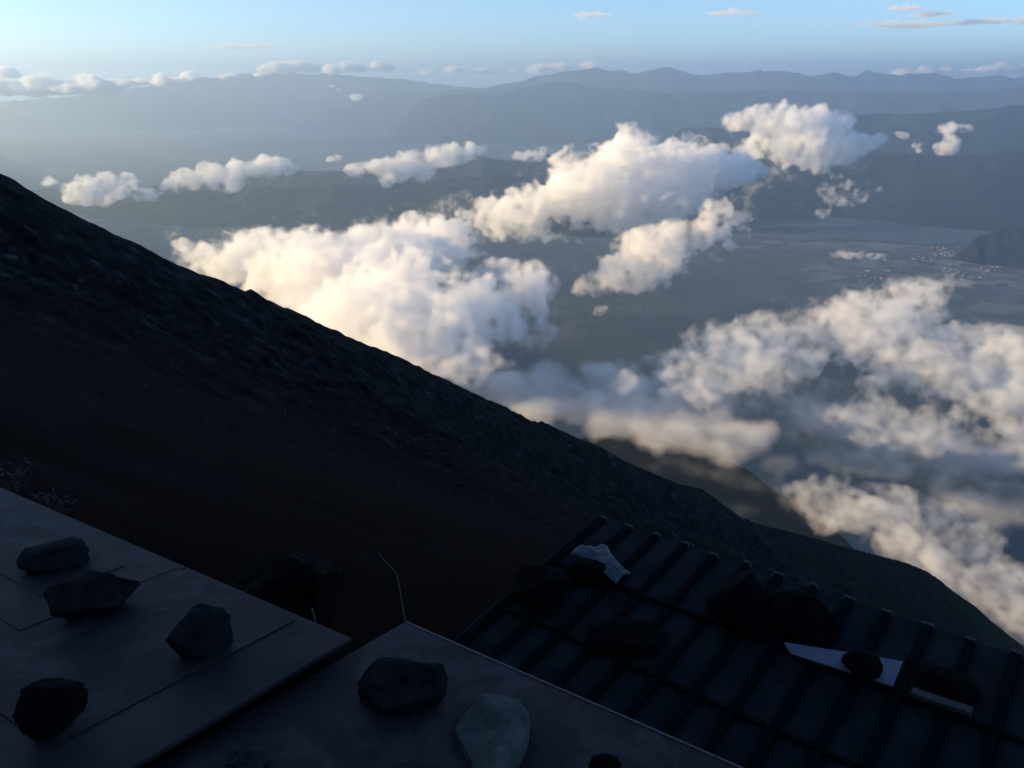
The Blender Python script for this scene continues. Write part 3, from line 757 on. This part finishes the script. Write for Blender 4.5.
for i in range(NCOL + 1):
    bm = bmesh.new()
    j = rnd.uniform(-.05, .02); wd = .05 * rnd.uniform(.85, 1.2)
    slab(bm, A0 + DR * (i * W - wd) - ER * j + NR * .080, DR * wd * 1.6, -ER * (1.28 - j), NR, .17)
    slab(bm, A0 + DR * (i * W - wd + rnd.uniform(-.02, .02)) - ER * 1.285 + NR * .060, DR * wd * 1.6, -ER * 1.16, NR, .15)
    slab(bm, A0 + DR * (i * W - wd + rnd.uniform(-.02, .02)) - ER * 2.455 + NR * .042, DR * wd * 1.6, -ER * 2.14, NR, .13)
    from_bm('batten', bm, BATTEN, root3)
    bm = bmesh.new(); slab(bm, A0 + DR * (i * W - wd * 1.4) - ER * (j - .012) + NR * .086, DR * wd * 2.3, ER * .035, NR, .07); from_bm('batten_cap', bm, PLANK, root3)
for j in ROWS[1:4]:
    bm = bmesh.new(); slab(bm, A0 - DR * .06 - ER * (j - .02) + NR * (.100 - .02 * j), DR * (NCOL * W + .12), -ER * .05, NR, .05); from_bm('rail', bm, TIMBER, root3, .006)
bm = bmesh.new(); slab(bm, A0 - DR * .09 + ER * .02 + NR * .10, DR * .035, -ER * 4.6, NR, .2); from_bm('edge_board', bm, PAINT, root3)
hut_walls(root3, [A0, A0 + DR * NCOL * W, A0 + DR * NCOL * W - ER * 4.6, A0 - ER * 4.6], .2, .15)


def rib_hit(px, py, lift=.05):
    r = Vector(ray(px, py)); return r * ((A0 + NR * lift).dot(NR) / r.dot(NR))


def on_rib(label, px, py, wpx, hpx, seed, mat=None, deep=.8, rot=0, lift=.06, **k):
    p = rib_hit(px, py, lift); s = p.length / np.linalg.norm(ray(px, py)) / F; w_, h_ = wpx * s, hpx * s
    away = Vector((p.x, p.y, 0)).normalized(); c0 = p + away * w_ * deep * .4; c0 -= NR * (c0 - A0 - NR * (lift - .015)).dot(NR)
    return put_stone('stone', label, c0, (w_, w_ * deep, h_), seed, mat or BLACK, NR, math.atan2(away.y, away.x) - math.pi / 2 + rot, **k)


on_rib('black stone at the left edge of the ribbed roof, below the crumpled sheet', 540, 611, 62, 34, 61, cuts=8)
on_rib('low flat black stone left of the big boulder on the ribbed roof', 627, 654, 84, 20, 62, cuts=8, deep=.6)
on_rib('big black pointed boulder on the ribbed roof, largest there', 742, 634, 74, 56, 63, cuts=9, deep=.8)
on_rib('broad black boulder resting against the pointed one on the ribbed roof', 798, 640, 78, 34, 64, cuts=8, deep=.7)
on_rib('round black stone sitting on the white board', 859, 681, 40, 26, 65, cuts=7, deep=.8, lift=.155, sub=3)
on_rib('dark stone behind the short grey plank at the right of the ribbed roof', 945, 699, 64, 20, 66, cuts=9, deep=.7)
on_rib('small dark stone just under the crumpled pale sheet', 590, 585, 50, 20, 67, cuts=9, deep=.7)
bq = [rib_hit(x, y, .150) for x, y in ((784, 642), (903, 661), (893, 686), (790, 653))]
bm = bmesh.new(); vs = [bm.verts.new(p) for p in bq] + [bm.verts.new(p - NR * .02) for p in bq]
for f_ in ((0, 1, 2, 3), (7, 6, 5, 4), (0, 4, 5, 1), (1, 5, 6, 2), (2, 6, 7, 3), (3, 7, 4, 0)): bm.faces.new([vs[i] for i in f_])
tag(from_bm('board', bm, BOARD, None, .003), 'pale whitish board lying across the ribbed roof under a stone', 'board')
p0, p1 = rib_hit(913, 689, .14), rib_hit(973, 709, .14); dd_ = (p1 - p0)
bm = bmesh.new(); slab(bm, p0 + NR * .03, dd_, -ER * .10, NR, .06); tag(from_bm('plank', bm, PLANK, None, .006), 'short grey plank in front of the dark stone near the right edge', 'plank')
# crumpled pale sheet
c4 = [rib_hit(x, y, .10) for x, y in ((571, 558), (606, 551), (630, 573), (616, 590))]
nu = 22; V, Fc = [], []
for i in range(nu):
    for j in range(nu):
        u, v = i / (nu - 1), j / (nu - 1)
        p = (c4[0] * (1 - u) + c4[1] * u) * (1 - v) + (c4[3] * (1 - u) + c4[2] * u) * v
        n_ = float(fbm(np.array([[u * 3, v * 2.4, 1]], np.float32), 3, 8)[0]) * .16
        V.append(p + NR * (.16 * math.sin(math.pi * u) ** .8 * math.sin(math.pi * (.25 + v * .75)) ** .8 + n_ * .8 + .02 + .05 * abs(math.sin(u * 5 + v * 2))))
sh_ = mesh_ob('plastic_sheet', V, [(i * nu + j, (i + 1) * nu + j, (i + 1) * nu + j + 1, i * nu + j + 1) for i in range(nu - 1) for j in range(nu - 1)], CLOTH, smooth=True)
sm = sh_.modifiers.new('thickness', 'SOLIDIFY'); sm.thickness = .008
tag(sh_, 'crumpled pale blue sheet over a stone near the ribbed roof top', 'sheet')


# ------------------------------------------------------------------ things on the slope behind the roofs
def ground_hit(px, py):
    r = ray(px, py); k = 2.0
    while k < 3000:
        p = r * k
        if slope_at(p[0], p[1]) > p[2]: return Vector(p), k
        k *= 1.01
    return Vector(r * 50), 50


p, k = ground_hit(285, 645)
put_stone('boulder', 'big black boulder on the slope just behind the left sheet roof', p + Vector((-.1, .7, -.5)), (122 * k / F, 90 * k / F, 112 * k / F), 71, BLACK, None, .3, cat='boulder', cuts=10, sink=.1)


def tube(name, pts, r, mat, sides=6):
    bm = bmesh.new(); rings = []
    for i, p in enumerate(pts):
        t = (pts[min(i + 1, len(pts) - 1)] - pts[max(i - 1, 0)]).normalized(); x = t.orthogonal().normalized(); y = t.cross(x)
        rings.append([bm.verts.new(p + (x * math.cos(a) + y * math.sin(a)) * r) for a in [2 * math.pi * k / sides for k in range(sides)]])
    for a, b in zip(rings, rings[1:]):
        for i in range(sides): bm.faces.new([a[i], a[(i + 1) % sides], b[(i + 1) % sides], b[i]])
    bm.faces.new(rings[0][::-1]); bm.faces.new(rings[-1])
    return from_bm(name, bm, mat)


pts = []
for x, y in ((378, 553), (384, 562), (391, 569), (397, 577), (399, 586), (401, 598), (404, 616), (408, 636)):
    q, k = ground_hit(x, y); pts.append(q * .985 + Vector((0, 0, .06)))
N = Nodes('worn_rope'); N.color((.014, .012, .014)); N.rough(.9); tag(tube('rope', pts, .014, N.m), 'thin worn rope running down the slope behind the roof corner', 'rope')
q = plane_hit(316, 622, PP, PQ, CL); k = 1.25
N = Nodes('pale_wire'); N.color((.09, .09, .085)); N.rough(.7)
b0 = Vector(ray(316, 632) * 4.6); t0_ = Vector(ray(313, 609) * 4.5)
g0 = Vector((b0.x, b0.y, slope_at(b0.x, b0.y) - .1))
tag(tube('stake', [g0, b0, b0.lerp(t0_, .6), t0_ + Vector((-.004, 0, 0)), t0_ + Vector((-.014, 0, .004))], .007, N.m), 'slim pale stake with bent tip rising behind the left sheet roof', 'stake')

# weeds behind the left roof
N = Nodes('grey_green_leaves'); N.color(N.ramp(N.noise(6, 3), [(.3, (.007, .008, .007)), (.7, (.022, .024, .020))])); N.rough(.8); LEAF = N.m
N = Nodes('weed_stem'); N.color((.05, .045, .03)); N.rough(.9); STEM = N.m


def weed(label, px, py, rad, hgt, seed, n=420):
    rnd = random.Random(seed); q, k = ground_hit(px, py)
    root = empty('shrub', q, label, 'shrub')
    bm = bmesh.new(); bs = bmesh.new()
    for s_ in range(16):
        a = rnd.uniform(0, 6.28); l = rad * rnd.uniform(.4, 1); tip = Vector((math.cos(a) * l, math.sin(a) * l, hgt * rnd.uniform(.4, 1)))
        for kk in range(6):
            p = tip * (kk / 5); w_ = .01
            v = [bs.verts.new(q + p + Vector((x, y, 0))) for x, y in ((-w_, 0), (w_, 0), (0, w_))]
            if kk:
                for i in range(3): bs.faces.new([pv[i], pv[(i + 1) % 3], v[(i + 1) % 3], v[i]])
            pv = v
        for _ in range(n // 16):
            f_ = rnd.uniform(.3, 1.05); p = q + tip * f_ + Vector((rnd.gauss(0, .07), rnd.gauss(0, .07), rnd.gauss(0, .05)))
            d1 = Vector((rnd.gauss(0, 1), rnd.gauss(0, 1), rnd.gauss(0, .6))).normalized() * rnd.uniform(.03, .06); d2 = d1.cross(Vector((rnd.gauss(0, 1), rnd.gauss(0, 1), 1))).normalized() * .018
            bm.faces.new([bm.verts.new(p - d1), bm.verts.new(p + d2), bm.verts.new(p + d1), bm.verts.new(p - d2)])
    from_bm('foliage', bm, LEAF, root); from_bm('stem', bs, STEM, root)


weed('grey-green shrub at the left edge behind the sheet roof', 2, 500, .55, .5, 1)
weed('low grey shrub on the slope right behind the left roof edge', 44, 512, .5, .28, 2)

# loose rock strewn over the rocky rib
rnd = np.random.RandomState(4); V, Fc = [], []
bm = bmesh.new(); bmesh.ops.create_icosphere(bm, subdivisions=1, radius=1); bv = np.array([v.co[:] for v in bm.verts]); bf = [tuple(v.index for v in f.verts) for f in bm.faces]; bm.free()
n = 10000
s_ = rnd.uniform(-140, 900, n); t_ = np.where(rnd.rand(n) < .7, 284 - rnd.beta(1.3, 2.0, n) * 220, rnd.uniform(25, 280, n))
x_ = s_ * DS[0] + t_ * DT[0]; y_ = s_ * DS[1] + t_ * DT[1]
keep = (np.hypot(x_, y_) > 75) & (fbm(np.stack([x_ / 35, y_ / 35, 0 * x_], -1).astype(np.float32), 3, 91) > .0)
x_, y_ = x_[keep], y_[keep]; z_ = slope_z(x_, y_)[0]
sz = rnd.lognormal(-.6, .55, len(x_)) * np.clip(np.sqrt(x_ ** 2 + y_ ** 2) / 260, .5, 1.6)
allv = []; 
for i in range(len(x_)):
    d_ = bv * (1 + rnd.uniform(-.35, .35, (len(bv), 1))) * sz[i] * rnd.uniform(.5, 1.2, 3)
    allv.append(d_ + [x_[i], y_[i], z_[i]]); Fc += [tuple(j + i * len(bv) for j in f) for f in bf]
rk = mesh_ob('rubble', np.concatenate(allv), Fc, stone_mat('rib_rubble', (.005, .0055, .0065), (.030, .031, .034), .6))
tag(rk, 'grey lava rubble strewn over the rocky rib of the slope', kind='stuff')
